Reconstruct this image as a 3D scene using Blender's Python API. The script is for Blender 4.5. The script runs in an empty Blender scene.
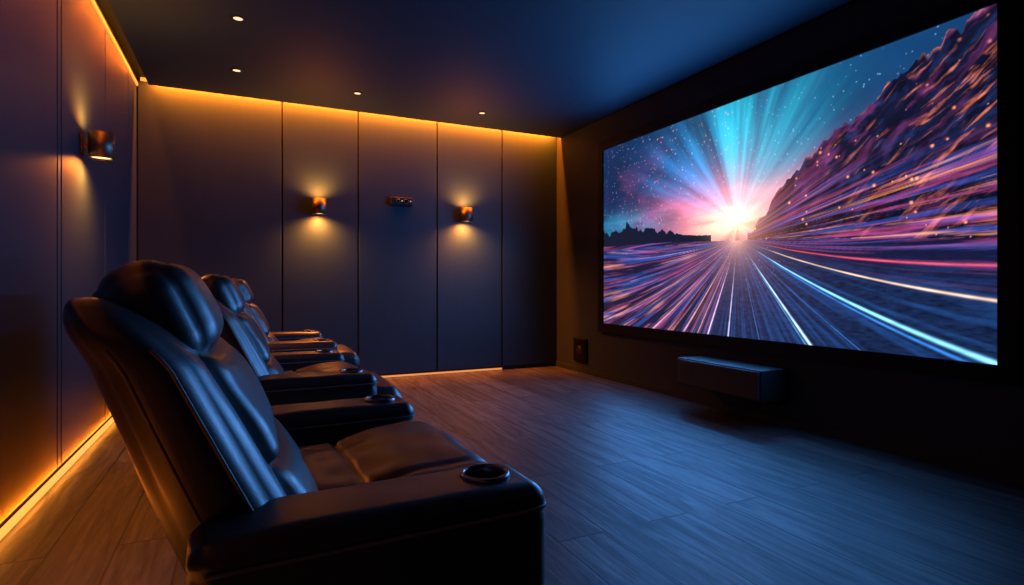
import bpy, bmesh, math, random
import numpy as np
from mathutils import Vector, Matrix, noise
random.seed(4)
S = bpy.context.scene
COL = S.collection
S.view_settings.view_transform = 'Standard'

# ------------------------------------------------------------------ helpers
def link(name, me, mat, parent=None):
    o = bpy.data.objects.new(name, me)
    COL.objects.link(o)
    if mat: me.materials.append(mat)
    if parent: o.parent = parent
    return o

def tag(o, label, cat, group=None):
    o['label'] = label; o['category'] = cat
    if group: o['group'] = group
    return o

def thing(name, label, cat, loc=(0,0,0), rotz=0, group=None):
    o = bpy.data.objects.new(name, None); COL.objects.link(o)
    o.empty_display_size = .1
    o.location = loc; o.rotation_euler = (0,0,rotz)
    return tag(o, label, cat, group)

def copy_tree(o, parent=None):
    c = o.copy(); COL.objects.link(c)
    if parent: c.parent = parent
    for ch in list(o.children): copy_tree(ch, c)
    return c

def finish(bm, smooth=False):
    bmesh.ops.recalc_face_normals(bm, faces=bm.faces[:])
    me = bpy.data.meshes.new('m'); bm.to_mesh(me); bm.free()
    if smooth:
        me.polygons.foreach_set('use_smooth', [True]*len(me.polygons))
    return me

def add_box(bm, x0,x1,y0,y1,z0,z1):
    vs = [bm.verts.new((x,y,z)) for x in (x0,x1) for y in (y0,y1) for z in (z0,z1)]
    for f in ((0,1,3,2),(4,6,7,5),(0,4,5,1),(2,3,7,6),(0,2,6,4),(1,5,7,3)):
        bm.faces.new([vs[i] for i in f])

def boxmesh(*boxes, bevel=0, seg=2):
    bm = bmesh.new()
    for b in boxes: add_box(bm, *b)
    bmesh.ops.recalc_face_normals(bm, faces=bm.faces[:])
    if bevel:
        bmesh.ops.bevel(bm, geom=bm.edges[:], offset=bevel, segments=seg, affect='EDGES', profile=.5)
    return finish(bm)

def add_lathe(bm, prof, seg=32, c=(0,0,0)):
    rings = []
    for r, z in prof:
        if r < 1e-6: rings.append([bm.verts.new((c[0], c[1], c[2]+z))])
        else: rings.append([bm.verts.new((c[0]+r*math.cos(2*math.pi*i/seg), c[1]+r*math.sin(2*math.pi*i/seg), c[2]+z)) for i in range(seg)])
    for a, b in zip(rings, rings[1:]):
        for i in range(seg):
            j = (i+1) % seg
            if len(a)==1 and len(b)==1: continue
            if len(a)==1: bm.faces.new((a[0], b[i], b[j]))
            elif len(b)==1: bm.faces.new((a[i], a[j], b[0]))
            else: bm.faces.new((a[i], a[j], b[j], b[i]))

def lathe(prof, seg=32, c=(0,0,0), smooth=True):
    bm = bmesh.new(); add_lathe(bm, prof, seg, c); return finish(bm, smooth)

def tube(pts, r, seg=8):
    bm = bmesh.new(); pts = [Vector(p) for p in pts]; n = len(pts); rings = []
    up = Vector((0,1,.01))
    for i, p in enumerate(pts):
        t = pts[min(i+1,n-1)]-pts[max(i-1,0)]
        t.normalize()
        ref = up if abs(t.dot(up)) < .9 else Vector((1,0,.02))
        a = t.cross(ref).normalized(); b = t.cross(a).normalized()
        rings.append([bm.verts.new(p + (a*math.cos(2*math.pi*k/seg)+b*math.sin(2*math.pi*k/seg))*r) for k in range(seg)])
    for i in range(n-1):
        A, B = rings[i], rings[i+1]
        for k in range(seg):
            bm.faces.new((A[k], A[(k+1)%seg], B[(k+1)%seg], B[k]))
    bm.faces.new(rings[0]); bm.faces.new(rings[-1])
    return finish(bm, True)

def pillow(hx, hy, hz, r, bulge=(0,0,0), n=10, m=4, deform=None):
    """rounded padded block centred on the origin, then deformed point by point"""
    def ticks(h):
        i = h - r
        a = [-i - r*math.tan(math.radians(45*(m-k)/m)) for k in range(m)]
        b = [-i + 2*i*k/n for k in range(n+1)]
        c = [i + r*math.tan(math.radians(45*k/m)) for k in range(1, m+1)]
        return a+b+c
    H = (hx,hy,hz); T = [ticks(h) for h in H]
    bm = bmesh.new(); cache = {}
    def vert(p):
        key = tuple(round(q,6) for q in p)
        if key in cache: return cache[key]
        c = [max(-(h-r), min(h-r, q)) for q, h in zip(p,H)]
        d = Vector([q-e for q,e in zip(p,c)])
        if d.length > 1e-9: d = d.normalized()*r
        q = Vector(c)+d
        u = [p[i]/H[i] for i in range(3)]
        f = [(1-u[1]**2)*(1-u[2]**2), (1-u[0]**2)*(1-u[2]**2), (1-u[0]**2)*(1-u[1]**2)]
        q = Vector([q[i]+bulge[i]*u[i]*max(0,f[i])**.6 for i in range(3)])
        if deform: q = Vector(deform(q, u))
        v = bm.verts.new(q); cache[key] = v
        return v
    for ax in range(3):
        o1, o2 = [a for a in range(3) if a != ax]
        for s in (-1,1):
            for i in range(len(T[o1])-1):
                for j in range(len(T[o2])-1):
                    fs = []
                    for a,b in ((i,j),(i+1,j),(i+1,j+1),(i,j+1)):
                        p = [0,0,0]; p[ax] = s*H[ax]; p[o1] = T[o1][a]; p[o2] = T[o2][b]
                        fs.append(vert(p))
                    if len(set(fs)) == 4: bm.faces.new(fs)
    return finish(bm, True)

# ------------------------------------------------------------------ materials
def new_mat(name):
    m = bpy.data.materials.new(name); m.use_nodes = True
    return m, m.node_tree, m.node_tree.nodes['Principled BSDF']

def mat(name, col, rough=.5, metal=0, var=.25, scale=6, bump=0, bscale=200, stretch=(1,1,1), spec=.5, coat=0):
    m, nt, b = new_mat(name)
    N = nt.nodes; L = nt.links
    tc = N.new('ShaderNodeTexCoord'); mp = N.new('ShaderNodeMapping'); mp.inputs['Scale'].default_value = stretch
    L.new(tc.outputs['Object'], mp.inputs[0])
    nz = N.new('ShaderNodeTexNoise'); nz.inputs['Scale'].default_value = scale; nz.inputs['Detail'].default_value = 5
    L.new(mp.outputs[0], nz.inputs['Vector'])
    mx = N.new('ShaderNodeMix'); mx.data_type = 'RGBA'
    mx.inputs[6].default_value = (*[c*(1-var) for c in col],1); mx.inputs[7].default_value = (*[c*(1+var) for c in col],1)
    L.new(nz.outputs[0], mx.inputs[0]); L.new(mx.outputs[2], b.inputs['Base Color'])
    b.inputs['Roughness'].default_value = rough; b.inputs['Metallic'].default_value = metal
    b.inputs['Specular IOR Level'].default_value = spec
    if coat: b.inputs['Coat Weight'].default_value = coat; b.inputs['Coat Roughness'].default_value = .30
    if bump:
        n2 = N.new('ShaderNodeTexNoise'); n2.inputs['Scale'].default_value = bscale; n2.inputs['Detail'].default_value = 3
        L.new(mp.outputs[0], n2.inputs['Vector'])
        bp = N.new('ShaderNodeBump'); bp.inputs['Strength'].default_value = bump; bp.inputs['Distance'].default_value = .002
        L.new(n2.outputs[0], bp.inputs['Height']); L.new(bp.outputs[0], b.inputs['Normal'])
    return m

def emis(name, col, strength):
    m, nt, b = new_mat(name)
    b.inputs['Base Color'].default_value = (.1,.1,.1,1)
    b.inputs['Emission Color'].default_value = (*col,1); b.inputs['Emission Strength'].default_value = strength
    return m

M = {}
M['leather'] = mat('black_leather', (.019,.018,.019), .42, bump=.18, bscale=260, var=.3, spec=.9, coat=.40)
M['seam'] = mat('leather_piping', (.15,.145,.145), .5)
M['plinth'] = mat('plinth_black', (.01,.01,.011), .6)
M['cup'] = mat('cup_metal', (.22,.23,.26), .25, metal=.9)
M['cup_dark'] = mat('cup_well', (.006,.006,.007), .4)
M['panel'] = mat('slate_panel', (.0125,.029,.048), .48, var=.12, scale=3, bump=.15, bscale=60, stretch=(8,8,.6), spec=.27)
M['gap'] = mat('panel_gap', (.002,.002,.003), .8)
M['rwall'] = mat('charcoal_wall', (.024,.034,.050), .62, var=.15, bump=.1, bscale=120, spec=.3)
M['ceil'] = mat('ceiling_paint', (.009,.025,.042), .65, var=.1, spec=.2)
M['black'] = mat('matte_black', (.0020,.0020,.0025), .55, spec=.25)
M['grille'] = mat('speaker_cloth', (.045,.046,.052), .7, bump=.6, bscale=900)
M['cabinet'] = mat('speaker_cabinet', (.010,.011,.013), .5)
M['steel'] = mat('brushed_steel', (.16,.13,.10), .44, metal=1, var=.05)
M['grey'] = mat('device_grey', (.006,.006,.007), .6, spec=.25)
M['chrome'] = mat('lens_ring', (.03,.03,.033), .4)
M['lens'] = mat('lens_glass', (.01,.012,.02), .08)
M['led'] = emis('warm_led', (1,.27,.03), 1.5)
M['led_low'] = emis('warm_led_floor', (1,.34,.06), 1.6)
M['led_dim'] = emis('warm_led_dim', (1,.32,.06), .8)
M['bulb'] = emis('sconce_bulb', (1,.55,.2), 3)
M['down'] = emis('downlight_lens', (1,.66,.36), 1.4)
M['dot'] = emis('indicator', (.75,.85,1), .5)

def floor_mat():
    m, nt, b = new_mat('oak_planks'); N = nt.nodes; L = nt.links
    tc = N.new('ShaderNodeTexCoord'); mp = N.new('ShaderNodeMapping')
    mp.inputs['Rotation'].default_value = (0,0,math.pi/2)
    L.new(tc.outputs['Object'], mp.inputs[0])
    br = N.new('ShaderNodeTexBrick'); br.offset = .37
    br.inputs['Scale'].default_value = 1; br.inputs['Brick Width'].default_value = 1.9; br.inputs['Row Height'].default_value = .22
    br.inputs['Mortar Size'].default_value = .005; br.inputs['Mortar Smooth'].default_value = .2
    br.inputs['Color1'].default_value = (.048,.045,.043,1); br.inputs['Color2'].default_value = (.092,.086,.083,1); br.inputs['Mortar'].default_value = (.006,.006,.006,1)
    L.new(mp.outputs[0], br.inputs['Vector'])
    sh = N.new('ShaderNodeVectorMath'); sh.operation = 'MULTIPLY_ADD'; sh.inputs[1].default_value = (40,40,40)
    L.new(br.outputs['Color'], sh.inputs[0]); L.new(tc.outputs['Object'], sh.inputs[2])
    m2 = N.new('ShaderNodeMapping'); m2.inputs['Scale'].default_value = (9,.8,1)
    L.new(sh.outputs[0], m2.inputs[0])
    nz = N.new('ShaderNodeTexNoise'); nz.inputs['Scale'].default_value = 2.4; nz.inputs['Detail'].default_value = 9; nz.inputs['Roughness'].default_value = .66; nz.inputs['Distortion'].default_value = .9
    L.new(m2.outputs[0], nz.inputs['Vector'])
    rp = N.new('ShaderNodeValToRGB'); rp.color_ramp.elements[0].position = .35; rp.color_ramp.elements[0].color = (.36,.36,.36,1)
    rp.color_ramp.elements[1].position = .66; rp.color_ramp.elements[1].color = (1.3,1.3,1.3,1)
    L.new(nz.outputs[0], rp.inputs[0])
    mx = N.new('ShaderNodeMix'); mx.data_type = 'RGBA'; mx.blend_type = 'MULTIPLY'; mx.inputs[0].default_value = 1
    L.new(br.outputs['Color'], mx.inputs[6]); L.new(rp.outputs[0], mx.inputs[7])
    L.new(mx.outputs[2], b.inputs['Base Color'])
    mr = N.new('ShaderNodeMapRange'); mr.inputs[1].default_value = .35; mr.inputs[2].default_value = .65; mr.inputs[3].default_value = .55; mr.inputs[4].default_value = .42
    L.new(nz.outputs[0], mr.inputs[0]); L.new(mr.outputs[0], b.inputs['Roughness'])
    b.inputs['Specular IOR Level'].default_value = .30
    ad = N.new('ShaderNodeMath'); ad.operation = 'MULTIPLY_ADD'; ad.inputs[1].default_value = -1.2
    L.new(br.outputs['Fac'], ad.inputs[0]); L.new(nz.outputs[0], ad.inputs[2])
    bp = N.new('ShaderNodeBump'); bp.inputs['Strength'].default_value = .5; bp.inputs['Distance'].default_value = .005
    L.new(ad.outputs[0], bp.inputs['Height']); L.new(bp.outputs[0], b.inputs['Normal'])
    return m
M['floor'] = floor_mat()

# ------------------------------------------------------------------ room shell
XL, XR, YB, YF, H = -.88, 3.48, 6.04, -1.6, 2.79
def struct(name, me, m, parent=None):
    o = link(name, me, m, parent)
    if not parent: o['kind'] = 'structure'
    return o
struct('floor', boxmesh((XL-.12, XR+.1, YF, YB+.12, -.1, 0)), M['floor'])
HT = H+.085
GAP = .105
struct('ceiling', boxmesh((XL+GAP, XR, YF, YB-GAP, H, H+.03), (XL-.12, XR+.1, YF, YB+.12, HT, HT+.08)), M['ceil'])
wl = struct('wall_left', boxmesh((XL-.12, XL-.02, YF, YB+.12, 0, HT)), M['gap'])
wb = struct('wall_back', boxmesh((XL-.02, XR+.1, YB+.02, YB+.12, 0, HT)), M['gap'])
struct('wall_right', boxmesh((XR, XR+.1, YF, YB+.02, 0, HT)), M['rwall'])
struct('wall_front', boxmesh((XL-.12, XR+.1, YF-.1, YF, 0, HT)), M['rwall'])
struct('baseboard_right', boxmesh((XR-.015, XR, YF, YB, 0, .06), bevel=.003), M['rwall'])
g = .008
seams = [XL, .337, 1.078, 1.942, 2.739, XR]
for a, b in zip(seams, seams[1:]):
    struct('wall_panel', boxmesh((a+g, b-g, YB, YB+.02, .045, HT-.002), bevel=.004), M['panel'], wb)
seams = [YF, -.5, .6, 1.6, 2.65, 3.66, 3.73, 4.77, 5.63, YB]
for a, b in zip(seams, seams[1:]):
    struct('wall_panel', boxmesh((XL-.02, XL, a+g, b-g, .045, HT-.002), bevel=.004), M['panel'], wl)

# ------------------------------------------------------------------ lamps
def lamp(kind, name, loc, direction, energy, col, parent=None, **kw):
    ld = bpy.data.lights.new(name, kind); ld.energy = energy; ld.color = col
    for k, v in kw.items(): setattr(ld, k, v)
    o = bpy.data.objects.new(name, ld); COL.objects.link(o)
    o.location = loc
    if direction is not None:
        o.rotation_euler = Vector(direction).to_track_quat('-Z','Y').to_euler()
    if parent: o.parent = parent
    return o
AMB = (1,.170,.006)
def bar_lamp(name, a, b, direction, energy, width=.012, col=AMB):
    """thin area lamp running from a to b and shining along direction"""
    a, b = Vector(a), Vector(b); z = -Vector(direction).normalized(); y = (b-a).normalized(); x = y.cross(z).normalized()
    ld = bpy.data.lights.new(name, 'AREA'); ld.shape = 'RECTANGLE'; ld.size = width; ld.size_y = (b-a).length
    ld.energy = energy; ld.color = col
    o = bpy.data.objects.new(name, ld); COL.objects.link(o)
    o.matrix_world = Matrix.Translation((a+b)/2) @ Matrix((x,y,z)).transposed().to_4x4()
    return o
bar_lamp('cove_lamp', (XL+GAP-.015,YF+.05,HT-.008), (XL+GAP-.015,YB-.12,HT-.008), (-.45,0,-.9), 40)
bar_lamp('cove_lamp', (XL+.12,YB-GAP+.012,HT-.008), (XR-.02,YB-GAP+.012,HT-.008), (0,.40,-.92), 240)
bar_lamp('floor_lamp_strip', (XL+.022,YF+.05,.034), (XL+.022,YB-.03,.034), (-.5,0,.86), 26)
bar_lamp('floor_lamp_strip', (XL+.022,YF+.05,.032), (XL+.022,YB-.03,.032), (.6,0,-.8), 6, col=(1,.30,.03))
bar_lamp('floor_lamp_strip', (XL+.03,YB-.03,.034), (2.73,YB-.03,.034), (0,0,-1), .9, col=(1,.30,.03))

# ------------------------------------------------------------------ light strips
def strip(box, m, label):
    tag(link('led_strip', boxmesh(box), m), label, 'light strip', 'warm light strips along the walls')
strip((XL, XL+.012, YF, YB-.01, H+.004, H+.030), M['led'], 'bright amber light strip along the top of the left wall')
strip((XL+.03, XR-.01, YB-.016, YB-.002, HT-.03, HT), M['led'], 'amber light strip tucked above the back wall panels at the ceiling')
strip((XL, XL+.016, YF, YB-.02, 0, .028), M['led_low'], 'amber light strip on the floor along the left wall')
strip((XL+.02, 2.739, YB+.002, YB+.014, .005, .025), M['led_dim'], 'thin amber light strip at the foot of the back wall')

# ------------------------------------------------------------------ recliners
def make_recliner():
    t = thing('recliner', '', 'recliner', group='black leather recliners in a row')
    link('base', boxmesh((-.10,.47,-.36,.36,0,.30), bevel=.012), M['plinth'], t)
    for s in (-1,1):
        yc = .45*s
        def dfm(q, u, s=s):
            x,y,z = q
            z += .003*noise.noise(Vector((x*7, y*7, z*4+s*5)))
            y += .003*noise.noise(Vector((x*6+3, z*6, s)))
            # a stitched groove a little below the top edge, no overhang
            k = math.exp(-((z-.237)/.010)**2)
            y *= 1-.035*k
            x -= .004*k*(1 if x > 0 else -1)
            return (x, y, z)
        me = pillow(.328,.10,.292,.036,(.004,.006,.008), n=40, m=6, deform=dfm)
        me.transform(Matrix.Translation((.226,yc,.295)))
        arm = link('armrest', me, M['leather'], t)
        cx, cy = .450, yc
        cut = link('cutter', lathe([(0,.48),(.045,.48),(.045,.70),(0,.70)],32,(cx,cy,0)), None)
        md = arm.modifiers.new('b','BOOLEAN'); md.object = cut; md.operation = 'DIFFERENCE'; md.solver = 'EXACT'
        bpy.context.view_layer.update()
        dg = bpy.context.evaluated_depsgraph_get()
        me2 = bpy.data.meshes.new_from_object(arm.evaluated_get(dg))
        arm.modifiers.clear(); arm.data = me2
        if not me2.materials: me2.materials.append(M['leather'])
        bpy.data.objects.remove(cut)
        zt = .596
        cup = link('cup_holder', lathe([(.043,zt-.012),(.0435,zt),(.046,zt+.005),(.052,zt+.005),(.0545,zt-.001),(.0545,zt-.010),(.046,zt-.014)],40,(cx,cy,0)), M['cup'], arm)
        link('cup_well', lathe([(.0435,zt-.005),(.0430,zt-.085),(.038,zt-.09),(0,zt-.09)],40,(cx,cy,0)), M['cup_dark'], cup)
        for side in (-1,1):
            pts = [(-.075, yc+side*.1035, .543)]
            for i in range(13): pts.append((-.05+.546*i/12, yc+side*.1050, .544))
            for a in range(1,7):
                an = math.pi/2*a/6
                pts.append((.518+.036*math.sin(an), yc+side*(.067+.037*math.cos(an)), .544))
            pts.append((.5550, yc+side*.03, .544)); pts.append((.5560, yc, .544))
            link('piping', tube(pts, .0038), M['seam'], arm)
    # one broad, puffed seat cushion with fine seams
    def seat_d(q, u):
        x,y,z = q[0]+.30, q[1], q[2]
        top = max(0, min(1, (u[2]+.2)/1.0))
        z += .382 + .12*x - .05*max(0,(x-.50)/.12)**2
        c = .013*math.exp(-((x-.25-.10*y*y)/.007)**2)
        c += .012*math.exp(-((x-.25)/.07)**2)
        c += .008*math.exp(-((abs(y)-.215)/.007)**2)
        c += .007*(.5+.5*math.sin(y*46+3*noise.noise(Vector((x*6,y*5,3)))))*math.exp(-(abs(x-.25)-.04)**2/.0016)
        z -= top*c
        z += top*.006*noise.noise(Vector((x*7,y*9,1.7)))*(1 if abs(u[1])<.95 else .2)
        return (x,y,z)
    link('seat_cushion', pillow(.31,.345,.085,.060,(.0,0,.050), n=52, m=6, deform=seat_d), M['leather'], t)
    def foot_d(q, u):
        x,y,z = q[0]+.57, q[1], q[2]+.395
        z += .004*noise.noise(Vector((x*10,y*9,4.2)))
        z -= .03*max(0,(x-.60)/.1)**2
        return (x,y,z)
    ft = link('footrest', pillow(.105,.325,.06,.052,(.012,0,.018), n=18, m=5, deform=foot_d), M['leather'], t)
    link('front_panel', boxmesh((.47,.495,-.34,.34,.05,.37), bevel=.008), M['leather'], t)
    # backrest shell: thick at the seat, tapering to a rolled top behind the headrest
    cxf = lambda z: -.055-(z-.6)*.445-.34*max(0,z-.86)
    hf = lambda z: .100-(z-.6)*.075-.14*max(0,z-.86)
    def back_d(q, u):
        z = q[2]+.675
        x = cxf(z)+(q[0]/.09)*hf(z)
        y = q[1]*(1-.035*max(0,(z-.85)/.13)**2)
        x += .003*noise.noise(Vector((q[1]*6,z*6,2)))
        return (x,y,z)
    bk = link('backrest', pillow(.09,.415,.302,.072,(.014,.022,0), n=26, m=8, deform=back_d), M['leather'], t)
    for s in (-1,1):
        for side, off in ((-1,-.34),(1,.48)):
            pts = []
            for i in range(24):
                z = .42+.47*i/23
                k = (1-((z-.675)/.302)**2)
                yy = (.4130+.022*max(0,k*(1-off*off))**.6)*(1-.035*max(0,(z-.85)/.13)**2)
                pts.append((cxf(z)+off*hf(z), s*yy, z))
            link('piping', tube(pts, .0036), M['seam'], bk)
    xf = lambda z: cxf(z)+hf(z)
    def cush(zc, off, seed):
        def d(q, u):
            z = q[2]+zc
            x = q[0]+xf(z)+off
            f = max(0,u[0])
            x += .010*noise.noise(Vector((q[1]*5,z*10,seed)))*f
            return (x, q[1], z)
        return d
    link('back_cushion', pillow(.056,.345,.130,.054,(.036,0,.0), n=28, m=7, deform=cush(.750,-.028,3.1)), M['leather'], t)
    link('lumbar_cushion', pillow(.064,.345,.115,.062,(.040,0,.0), n=28, m=7, deform=cush(.535,-.032,8.4)), M['leather'], t)
    # plump headrest pillow lying on the upper front of the shell
    A_ = math.radians(-26); ca, sa = math.cos(A_), math.sin(A_)
    hx0, hz0 = -.166, .930
    def head_d(q, u):
        x,y,z = q
        z *= 1-.06*abs(u[1])**3
        x += .003*noise.noise(Vector((y*6,z*10,6.2)))
        X = x*ca+z*sa; Z = -x*sa+z*ca
        return (X+hx0, y, Z+hz0)
    hd = link('headrest', pillow(.080,.300,.122,.074,(.026,.014,.006), n=22, m=9, deform=head_d), M['leather'], t)
    return t

proto = make_recliner()
spots = [(0,1.55,.034),(.0,3.17,.01),(.06,4.79,0)]
labs = ['largest black leather recliner, nearest the camera with its cup holder in front',
        'middle black leather recliner, between the nearest one and the farthest one',
        'smallest looking black leather recliner, farthest away beside the back wall']
for i, (x,y,a) in enumerate(spots):
    o = proto if i == 0 else copy_tree(proto)
    o.location = (x,y,0); o.rotation_euler = (0,0,a); o['label'] = labs[i]
    if i:
        for ch in o.children:
            if ch.name.startswith('footrest'):
                ch.location.x += (.06,.08)[i-1]; ch.location.z += .02
            # these two stand a touch more upright than the near one
            if ch.name.startswith(('backrest','back_cushion','lumbar','headrest')): ch.location.x += .05

# ------------------------------------------------------------------ projection screen
Y0, Y1, Z0, Z1 = 4.99, 1.52, .595, 2.43
scr = thing('projection_screen', 'huge wall screen in a black frame showing light trails on a road', 'screen', (XR, (Y0+Y1)/2, Z0-.08))
def par(name, me, m, root):
    o = link(name, me, m, root)
    me.transform(Matrix.Translation(-Vector(root.location)))
    return o
fw = .095
par('frame', boxmesh((XR-.045,XR,Y1-fw,Y1,Z0-fw,Z1+fw),(XR-.045,XR,Y0,Y0+fw,Z0-fw,Z1+fw),
                     (XR-.045,XR,Y1,Y0,Z1,Z1+fw),(XR-.045,XR,Y1,Y0,Z0-fw,Z0), bevel=.003), M['black'], scr)

rng = np.random.default_rng(7)
TAB = rng.random((256,256)); TB2 = rng.random((256,256)); TB3 = rng.random((256,256))
def vnoise(x, y):
    xi = np.floor(x).astype(int); yi = np.floor(y).astype(int)
    fx = x-xi; fy = y-yi; fx = fx*fx*(3-2*fx); fy = fy*fy*(3-2*fy)
    a = TAB[xi%256, yi%256]; b = TAB[(xi+1)%256, yi%256]; c = TAB[xi%256,(yi+1)%256]; d = TAB[(xi+1)%256,(yi+1)%256]
    return (a*(1-fx)+b*fx)*(1-fy)+(c*(1-fx)+d*fx)*fy
def fbm(x, y, o=5):
    s = 0; a = .5
    for k in range(o):
        s = s+a*vnoise(x*2**k+17*k, y*2**k+31*k); a *= .55
    return s
def sstep(a,b,x):
    t = np.clip((x-a)/(b-a),0,1); return t*t*(3-2*t)
def dots(x, y, p, size):
    xi = np.floor(x).astype(int)%256; yi = np.floor(y).astype(int)%256
    fx = x-np.floor(x)-(.3+.4*TB2[xi,yi]); fy = y-np.floor(y)-(.3+.4*TB3[xi,yi])
    s = size*(.3+.9*TAB[yi,xi])
    return (TAB[xi,yi] > 1-p)*np.exp(-(fx*fx+fy*fy)/(s*s))

def paint(u, v):
    A = 1.89
    def c3(c): return np.array(c)[None,None,:]
    out = np.zeros(u.shape+(3,))
    dx = (u-.518)*A; dy = v-.48
    r = np.hypot(dx,dy); th = np.degrees(np.arctan2(dy,dx))
    def G(x): return x[...,None]
    # --- sky: navy above, broad blue and teal rays fanning up from the sun, pink haze at its left
    sky = c3((.005,.030,.13))*G(.35+1.0*fbm(u*5,v*4))
    sky = sky + c3((.004,.11,.19))*G(np.exp(-((th-75)/60)**2)*np.exp(-r/.6)*1.5)
    rays = np.clip(fbm(th*.060+40, r*.8)*3.5-1.5,0,1)**1.1 + .25*np.clip(fbm(th*.34+9,r*.6)*2-.95,0,1)
    sky = sky + c3((.006,.44,.52))*G(rays*np.exp(-((th-78)/40)**2)*np.exp(-((r-.36)/.26)**2)*1.4)
    sky = sky + c3((.010,.20,.62))*G(rays*np.exp(-((th-138)/30)**2)*np.exp(-((r-.36)/.27)**2)*1.4)
    haze = fbm(u*7+2,v*18,5)
    sky = sky + c3((.36,.07,.22))*G(np.exp(-((v-.57)/.07)**2)*np.exp(-((u-.36)/.14)**2)*np.clip(haze*2.8-.8,0,1.3))
    sky = sky + c3((.010,.27,.40))*G(np.exp(-((v-.53)/.075)**2)*sstep(.36,.05,u)*np.clip(fbm(u*9,v*22)*2.2-.45,0,1.2))
    neb = np.clip(fbm(u*8+3,v*9)*2.4-1.3,0,1)
    sky = sky + c3((.18,.025,.10))*G(neb*np.exp(-((u-.24)/.2)**2-((v-.70)/.16)**2))
    sky = sky + c3((.30,.5,.8))*G(dots(u*210,v*110,.05,.20))
    sky = sky + c3((.9,.22,.18))*G(dots(u*150+7,v*80+3,.07,.25)*np.exp(-((u-.30)/.24)**2))
    # broad golden-orange sunset glow, pink further out
    spk = np.clip(fbm(th*.065+2,r*.6,4)*2.2-.6,0,1)
    sky = sky + c3((1.05,.35,.13))*G(np.exp(-(dx/.33)**2-((dy-.03)/.13)**2)*(.42+.7*haze))
    sky = sky + c3((.54,.10,.18))*G(np.exp(-(dx/.46)**2-((dy-.05)/.17)**2)*(.25+.8*spk))
    sky = sky + c3((.8,.42,.20))*G(np.exp(-((u-.46)/.09)**2-((v-.495)/.05)**2)*np.clip(haze*2.4-.4,0,1.3))
    sky = sky + c3((.8,.34,.17))*G(spk*np.exp(-r/.16)*.7)
    out = sky
    # --- distant tree line on the left
    env = sstep(.44,.10,u)
    tl = .445+.024*env+env*(.055*fbm(u*60,u*0)+.07*np.abs(vnoise(u*26,u*0+3)-.4)+.03*vnoise(u*130,u*0+9))
    trees = (v < tl)&(u<.44)
    out = np.where(G(trees), c3((.005,.010,.030))*np.ones_like(out), out)
    # --- mountain: dark rock mass, broken ridge, streaks of magenta and orange light down its face
    mu = [.545,.57,.61,.669,.72,.771,.826,.905,.96,1.0]
    mv = [.43,.475,.550,.650,.720,.768,.850,.930,.98,1.01]
    ml = np.interp(u, mu, mv, left=0)+.070*(fbm(u*24,u*0+1.3)-.5)+.030*(vnoise(u*64,u*0)-.5)+.015*(vnoise(u*150,u*0)-.5)
    mt = (v < ml)&(u>.545)
    ca_, sa_ = .80,.60
    s1 = dx*ca_+dy*sa_; s2 = -dx*sa_+dy*ca_
    wob = fbm(s1*6,s2*6,4)*.10
    rock = fbm(s1*7+wob*8, (s2+wob)*30+4, 6)
    face = fbm(s1*9+wob*10, (s2+wob*.5)*64+7, 6)
    crag = fbm(s1*16-s2*20, s1*7+s2*34+7, 6)
    crag2 = fbm(s1*22+s2*14+5+wob*20, s2*46-s1*6+2, 6)
    mc = c3((.005,.007,.028))*G(.2+1.5*crag)
    depth = ml-v
    edge = sstep(.30,.0,depth)
    mc = mc + c3((.22,.032,.15))*G(np.clip(rock*3.4-1.85,0,1)*(.3+.9*crag)*(.4+.7*edge)*sstep(.55,.75,u))
    mc = mc + c3((1.1,.26,.10))*G(np.clip(face*4.0-2.5,0,1)*np.clip(crag2*2.6-.8,0,1.1)*sstep(.66,.92,u))
    mc = mc + c3((.03,.07,.28))*G(np.clip(crag2*3.0-1.7,0,1)*.35)
    mc = mc + c3((.9,.28,.22))*G(np.exp(-(depth/.008)**2)*np.clip(vnoise(u*40,u*0+5)*2-.9,0,1)*.45)
    ph0 = np.degrees(np.arctan2(v-.40-.09*np.clip(u-.7,0,1)**1.5,(u-.50)*A))
    stf = np.clip(fbm(ph0*.9+3,r*3.2,6)*3.4-1.9,0,1)
    low = sstep(.20,.02,v-.43-.15*(u-.5))
    mc = mc*G(1-.4*low) + c3((.44,.06,.20))*G(stf*low)+c3((.04,.08,.42))*G(np.clip(fbm(ph0*.8+60,r*2.4,5)*3-1.6,0,1)*low)
    mc = mc + c3((1.0,.34,.10))*G(np.clip(fbm(ph0*1.3+33,r*2.8,5)*3.6-2.35,0,1)*low)
    mc = mc + c3((1.6,.50,.15))*G(dots(u*130+31,v*68+9,.035,.27)*sstep(.95,.35,v-.2*u))
    mc = mc + c3((1.0,.35,.12))*G(np.exp(-r/.10)*.8)
    out = np.where(G(mt), mc, out)
    # --- ground and road
    hz = np.interp(u,[0,.30,.45,.518,.60,.75,1],[.440,.430,.415,.408,.405,.385,.350])
    gx = (u-.518)*A; gy = v-.415
    d = np.hypot(gx,gy); ph = np.degrees(np.arctan2(-gy,gx))     # 0 = right, 90 = straight down, 180 = left
    ph = ph + 7*np.clip(d-.25,0,2)*sstep(60,20,ph) - 6*np.clip(d-.2,0,2)*sstep(110,150,ph)
    road = c3((.006,.018,.066))*G(.15+1.7*fbm(u*80,v*150,4))
    road = road + c3((.010,.055,.21))*G(np.clip(fbm(ph*.55,d*2.6,6)*3.0-1.55,0,1)*.8)
    lw = sstep(104,128,ph)
    brk = .30+1.3*fbm(u*14,v*22,4)
    sl = np.clip(fbm(ph*.85+5,d*3.4,6)*3.4-1.9,0,1.2)*brk
    sl2 = np.clip(fbm(ph*1.6+90,d*3.4,5)*3.6-2.35,0,1.2)*brk
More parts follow.
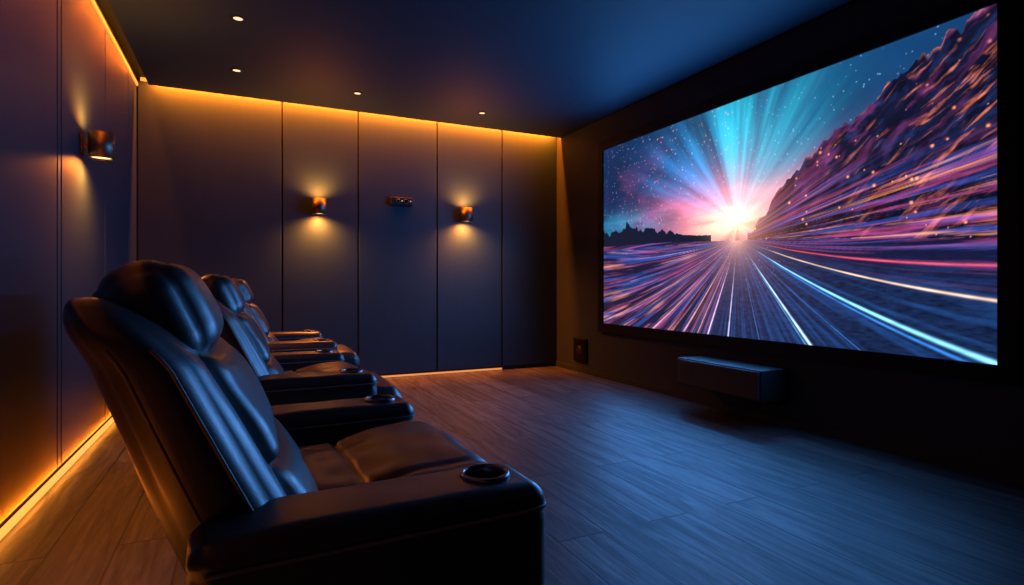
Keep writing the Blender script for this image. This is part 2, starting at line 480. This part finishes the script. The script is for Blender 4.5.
    verge = c3((.008,.010,.044)) + c3((.34,.055,.15))*G(sl)+c3((1.0,.38,.15))*G(sl2)*.9+c3((.020,.08,.36))*G(np.clip(fbm(ph*.9+40,d*2.8,5)*2.8-1.35,0,1))
    road = road*G(1-lw)+verge*G(lw)
    rw = sstep(20,10,ph)
    sr = np.clip(fbm(ph*1.4+21,d*2.8,6)*3.4-1.95,0,1.2)
    rv = c3((.007,.009,.042))+c3((.26,.035,.13))*G(sr)+c3((.03,.08,.38))*G(np.clip(fbm(ph*1.5+70,d*2.2,5)*3-1.65,0,1))
    road = road*G(1-rw)+rv*G(rw)
    def line(a, w, col, k, d0=.05, d1=.25):
        m_ = np.exp(-((ph-a)/w)**2)*sstep(d0,d1,d)*np.clip(.35+1.3*fbm(u*26+a,v*36,4),0,1.2)
        return c3(col)*G(m_*k)
    for a,w,col,k in ((51,.50,(.55,.85,1.2),1.4),(52.6,.3,(.12,.42,.95),.8),(29.5,.38,(.25,.75,1.2),1.5),(31.0,.28,(.05,.30,1.0),.8),
                      (40,.18,(.05,.25,.8),.6),(75,.25,(.10,.28,.9),.5),
                      (19.5,.25,(1.2,.8,.5),1.1),(13.4,.25,(1.1,.08,.06),1.0),
                      (97,.45,(.8,.75,1.2),.9),(112,.45,(1.0,.65,.7),1.0),(119,.3,(1.1,.4,.30),.8),
                      (127,.4,(1.2,.45,.20),.9),(140,.35,(1.1,.4,.2),.8)):
        road = road + line(a,w,col,k)
    road = road + c3((1.0,.46,.20))*G(np.exp(-d/.060)*.8)+c3((.28,.13,.24))*G(np.exp(-d/.16)*.4)
    road = road + c3((.25,.4,.8))*G(dots(u*200,v*110,.10,.2)*.6*sstep(.45,.05,d))
    out = np.where(G(v<hz), road, out)
    # --- sun
    core = np.exp(-(np.hypot((dx+.005)*.55,(dy-.012)*1.0)/.064)**2)
    out = out + c3((.62,.44,.20))*G(core*np.where(mt,.6,1))
    return np.clip(out,0,4)

nu, nv = 860, 450
U, V = np.meshgrid(np.linspace(0,1,nu), np.linspace(0,1,nv))
C = paint(U, V)
verts = np.stack([np.full(U.shape, XR-.030), Y0+(Y1-Y0)*U, Z0+(Z1-Z0)*V], -1).reshape(-1,3) - np.array(scr.location)
ii = np.arange(nu*nv).reshape(nv,nu)
faces = np.stack([ii[:-1,:-1], ii[1:,:-1], ii[1:,1:], ii[:-1,1:]], -1).reshape(-1,4)
me = bpy.data.meshes.new('picture')
me.vertices.add(len(verts)); me.vertices.foreach_set('co', verts.ravel().astype(np.float32))
me.loops.add(faces.size); me.loops.foreach_set('vertex_index', faces.ravel().astype(np.int32))
me.polygons.add(len(faces)); me.polygons.foreach_set('loop_start', np.arange(0,faces.size,4,dtype=np.int32))
me.update(calc_edges=True); me.validate()
at = me.color_attributes.new('film','FLOAT_COLOR','POINT')
at.data.foreach_set('color', np.concatenate([C.reshape(-1,3), np.ones((nu*nv,1))],1).ravel().astype(np.float32))
m, nt, b = new_mat('film_picture')
an = nt.nodes.new('ShaderNodeAttribute'); an.attribute_name = 'film'
nt.links.new(an.outputs['Color'], b.inputs['Emission Color']); b.inputs['Emission Strength'].default_value = 1.12
b.inputs['Base Color'].default_value = (.02,.02,.02,1); b.inputs['Roughness'].default_value = .8
link('picture', me, m, scr)
# the light the bright screen throws into the room (weaker from its dark mountain side)
NY = 11
for iy in range(NY):
    f = iy/(NY-1)
    wgt = float(np.interp(f, [0,.25,.5,.75,1], [.4,.8,1.2,1.3,1.2]))*5/NY
    for iz in range(3):
        lamp('SPOT', 'screen_light', (XR-.06, Y1+.20+(Y0-Y1-.4)*f, Z0+.15+(Z1-Z0-.3)*iz/2), (-1,0,(-.30,0,.35)[iz]), (21,36,20)[iz]*wgt, (.065,.35,1),
             spot_size=math.radians(174), spot_blend=1.0, shadow_soft_size=0)

# ------------------------------------------------------------------ centre speaker
sp = thing('wall_speaker', 'long black centre speaker mounted on the wall below the screen', 'speaker', (XR,3.16,.20))
par('cabinet', boxmesh((3.195,XR,2.75,3.575,.195,.41), bevel=.004), M['cabinet'], sp)
par('grille', boxmesh((3.18,3.197,2.762,3.563,.205,.400), bevel=.004), M['grille'], sp)
par('bracket', boxmesh((3.40,XR,2.78,3.54,.15,.197), bevel=.004), M['black'], sp)
s2 = thing('wall_speaker', 'small square black speaker plate low on the wall left of the screen', 'speaker', (XR,5.475,.13))
par('housing', boxmesh((XR-.03,XR,5.345,5.605,.13,.39), bevel=.008), M['black'], s2)
par('grille', boxmesh((XR-.036,XR-.029,5.365,5.585,.15,.37), bevel=.003), M['black'], s2)
mr = lathe([(0,.010),(.03,.010),(.045,.004),(.05,0)],28)
mr.transform(Matrix.Translation((XR-.036,5.475,.26)) @ Matrix.Rotation(-math.pi/2,4,'Y'))
par('driver', mr, M['cabinet'], s2)

# ------------------------------------------------------------------ sconces
def make_sconce():
    t = thing('wall_sconce', '', 'wall lamp', group='cylinder wall lamps')
    h = .078; R = .066
    link('lamp_body', lathe([(R-.005,-h+.012),(R-.004,-h),(R,-h),(R,h),(R-.004,h),(R-.005,h-.012)],40), M['steel'], t)
    for s in (-1,1):
        link('bulb', lathe([(0,s*(h-.012)),(R-.006,s*(h-.012))],32), M['bulb'], t)
        lamp('SPOT', 'sconce_light', (0,-.012,s*(h-.002)), (0,.10,s), 135 if s<0 else 82, (1,.24,.03), t, spot_size=math.radians(160), spot_blend=1.0, shadow_soft_size=.02)
    link('mounting_plate', boxmesh((-.035,.035,.085,.098,-.055,.055), bevel=.004), M['steel'], t)
    link('stem', boxmesh((-.018,.018,.060,.088,-.02,.02), bevel=.003), M['steel'], t)
    return t
sc = make_sconce()
for i,(loc,rz,lab) in enumerate((((XL+.098,4.14,1.84),math.pi/2,'bronze cylinder wall lamp on the left wall above the recliners'),
                                 ((.68,YB-.098,1.79),0,'bronze cylinder wall lamp on the back wall, left of the black device'),
                                 ((2.26,YB-.098,1.79),0,'bronze cylinder wall lamp on the back wall, nearest the screen'))):
    o = sc if i == 0 else copy_tree(sc)
    o.location = loc; o.rotation_euler = (0,0,rz); o['label'] = lab

# ------------------------------------------------------------------ device on the back wall
dv = thing('wall_projector', 'small black box with round lenses on the back wall between two lamps', 'projector', (1.53,YB,1.85))
par('housing', boxmesh((1.41,1.65,YB-.06,YB,1.855,1.945), bevel=.010, seg=3), M['grey'], dv)
for x, rr in ((1.485,.022),(1.575,.028)):
    l = lathe([(rr,0),(rr,.012),(rr*.75,.014),(rr*.7,.006)],28)
    l.transform(Matrix.Translation((x,YB-.06,1.90)) @ Matrix.Rotation(math.pi/2,4,'X'))
    rg = par('lens_ring', l, M['chrome'], dv)
    l = lathe([(rr*.72,.006),(0,.010)],28)
    l.transform(Matrix.Translation((x,YB-.06,1.90)) @ Matrix.Rotation(math.pi/2,4,'X'))
    par('lens', l, M['lens'], dv)
for x in (1.53, 1.625):
    l = lathe([(.007,0),(.006,.003),(0,.004)],16)
    l.transform(Matrix.Translation((x,YB-.06,1.905)) @ Matrix.Rotation(math.pi/2,4,'X'))
    par('indicator_light', l, M['dot'], dv)

# ------------------------------------------------------------------ downlights
def make_down():
    t = thing('ceiling_downlight', '', 'ceiling light', group='small recessed ceiling lights')
    link('trim_ring', lathe([(.030,0),(.031,-.006),(.045,-.005),(.047,0)],32), M['grey'], t)
    link('lamp_lens', lathe([(0,-.003),(.030,-.003)],32), M['down'], t)
    return t
dn = make_down()
for i,(x,y,lab) in enumerate(((-.04,4.2,'round recessed ceiling light closest to the camera, above the left recliners'),
                              (-.06,5.22,'round recessed ceiling light in the back left corner of the ceiling'),
                              (.95,5.36,'round recessed ceiling light above the lamp left of the black device'),
                              (2.23,5.42,'round recessed ceiling light nearest the screen wall'))):
    o = dn if i == 0 else copy_tree(dn)
    o.location = (x,y,H); o['label'] = lab

# ------------------------------------------------------------------ world + camera
w = bpy.data.worlds.new('World'); S.world = w; w.use_nodes = True
w.node_tree.nodes['Background'].inputs[0].default_value = (.01,.02,.05,1)
cd = bpy.data.cameras.new('Camera'); cam = bpy.data.objects.new('Camera', cd); COL.objects.link(cam)
cam.location = (0,0,1.0); cam.rotation_euler = (math.pi/2,0,-math.radians(25.4))
cd.sensor_width = 36; cd.lens = 563/1024*36; cd.shift_y = -7.5/1024; cd.clip_start = .05
S.camera = cam
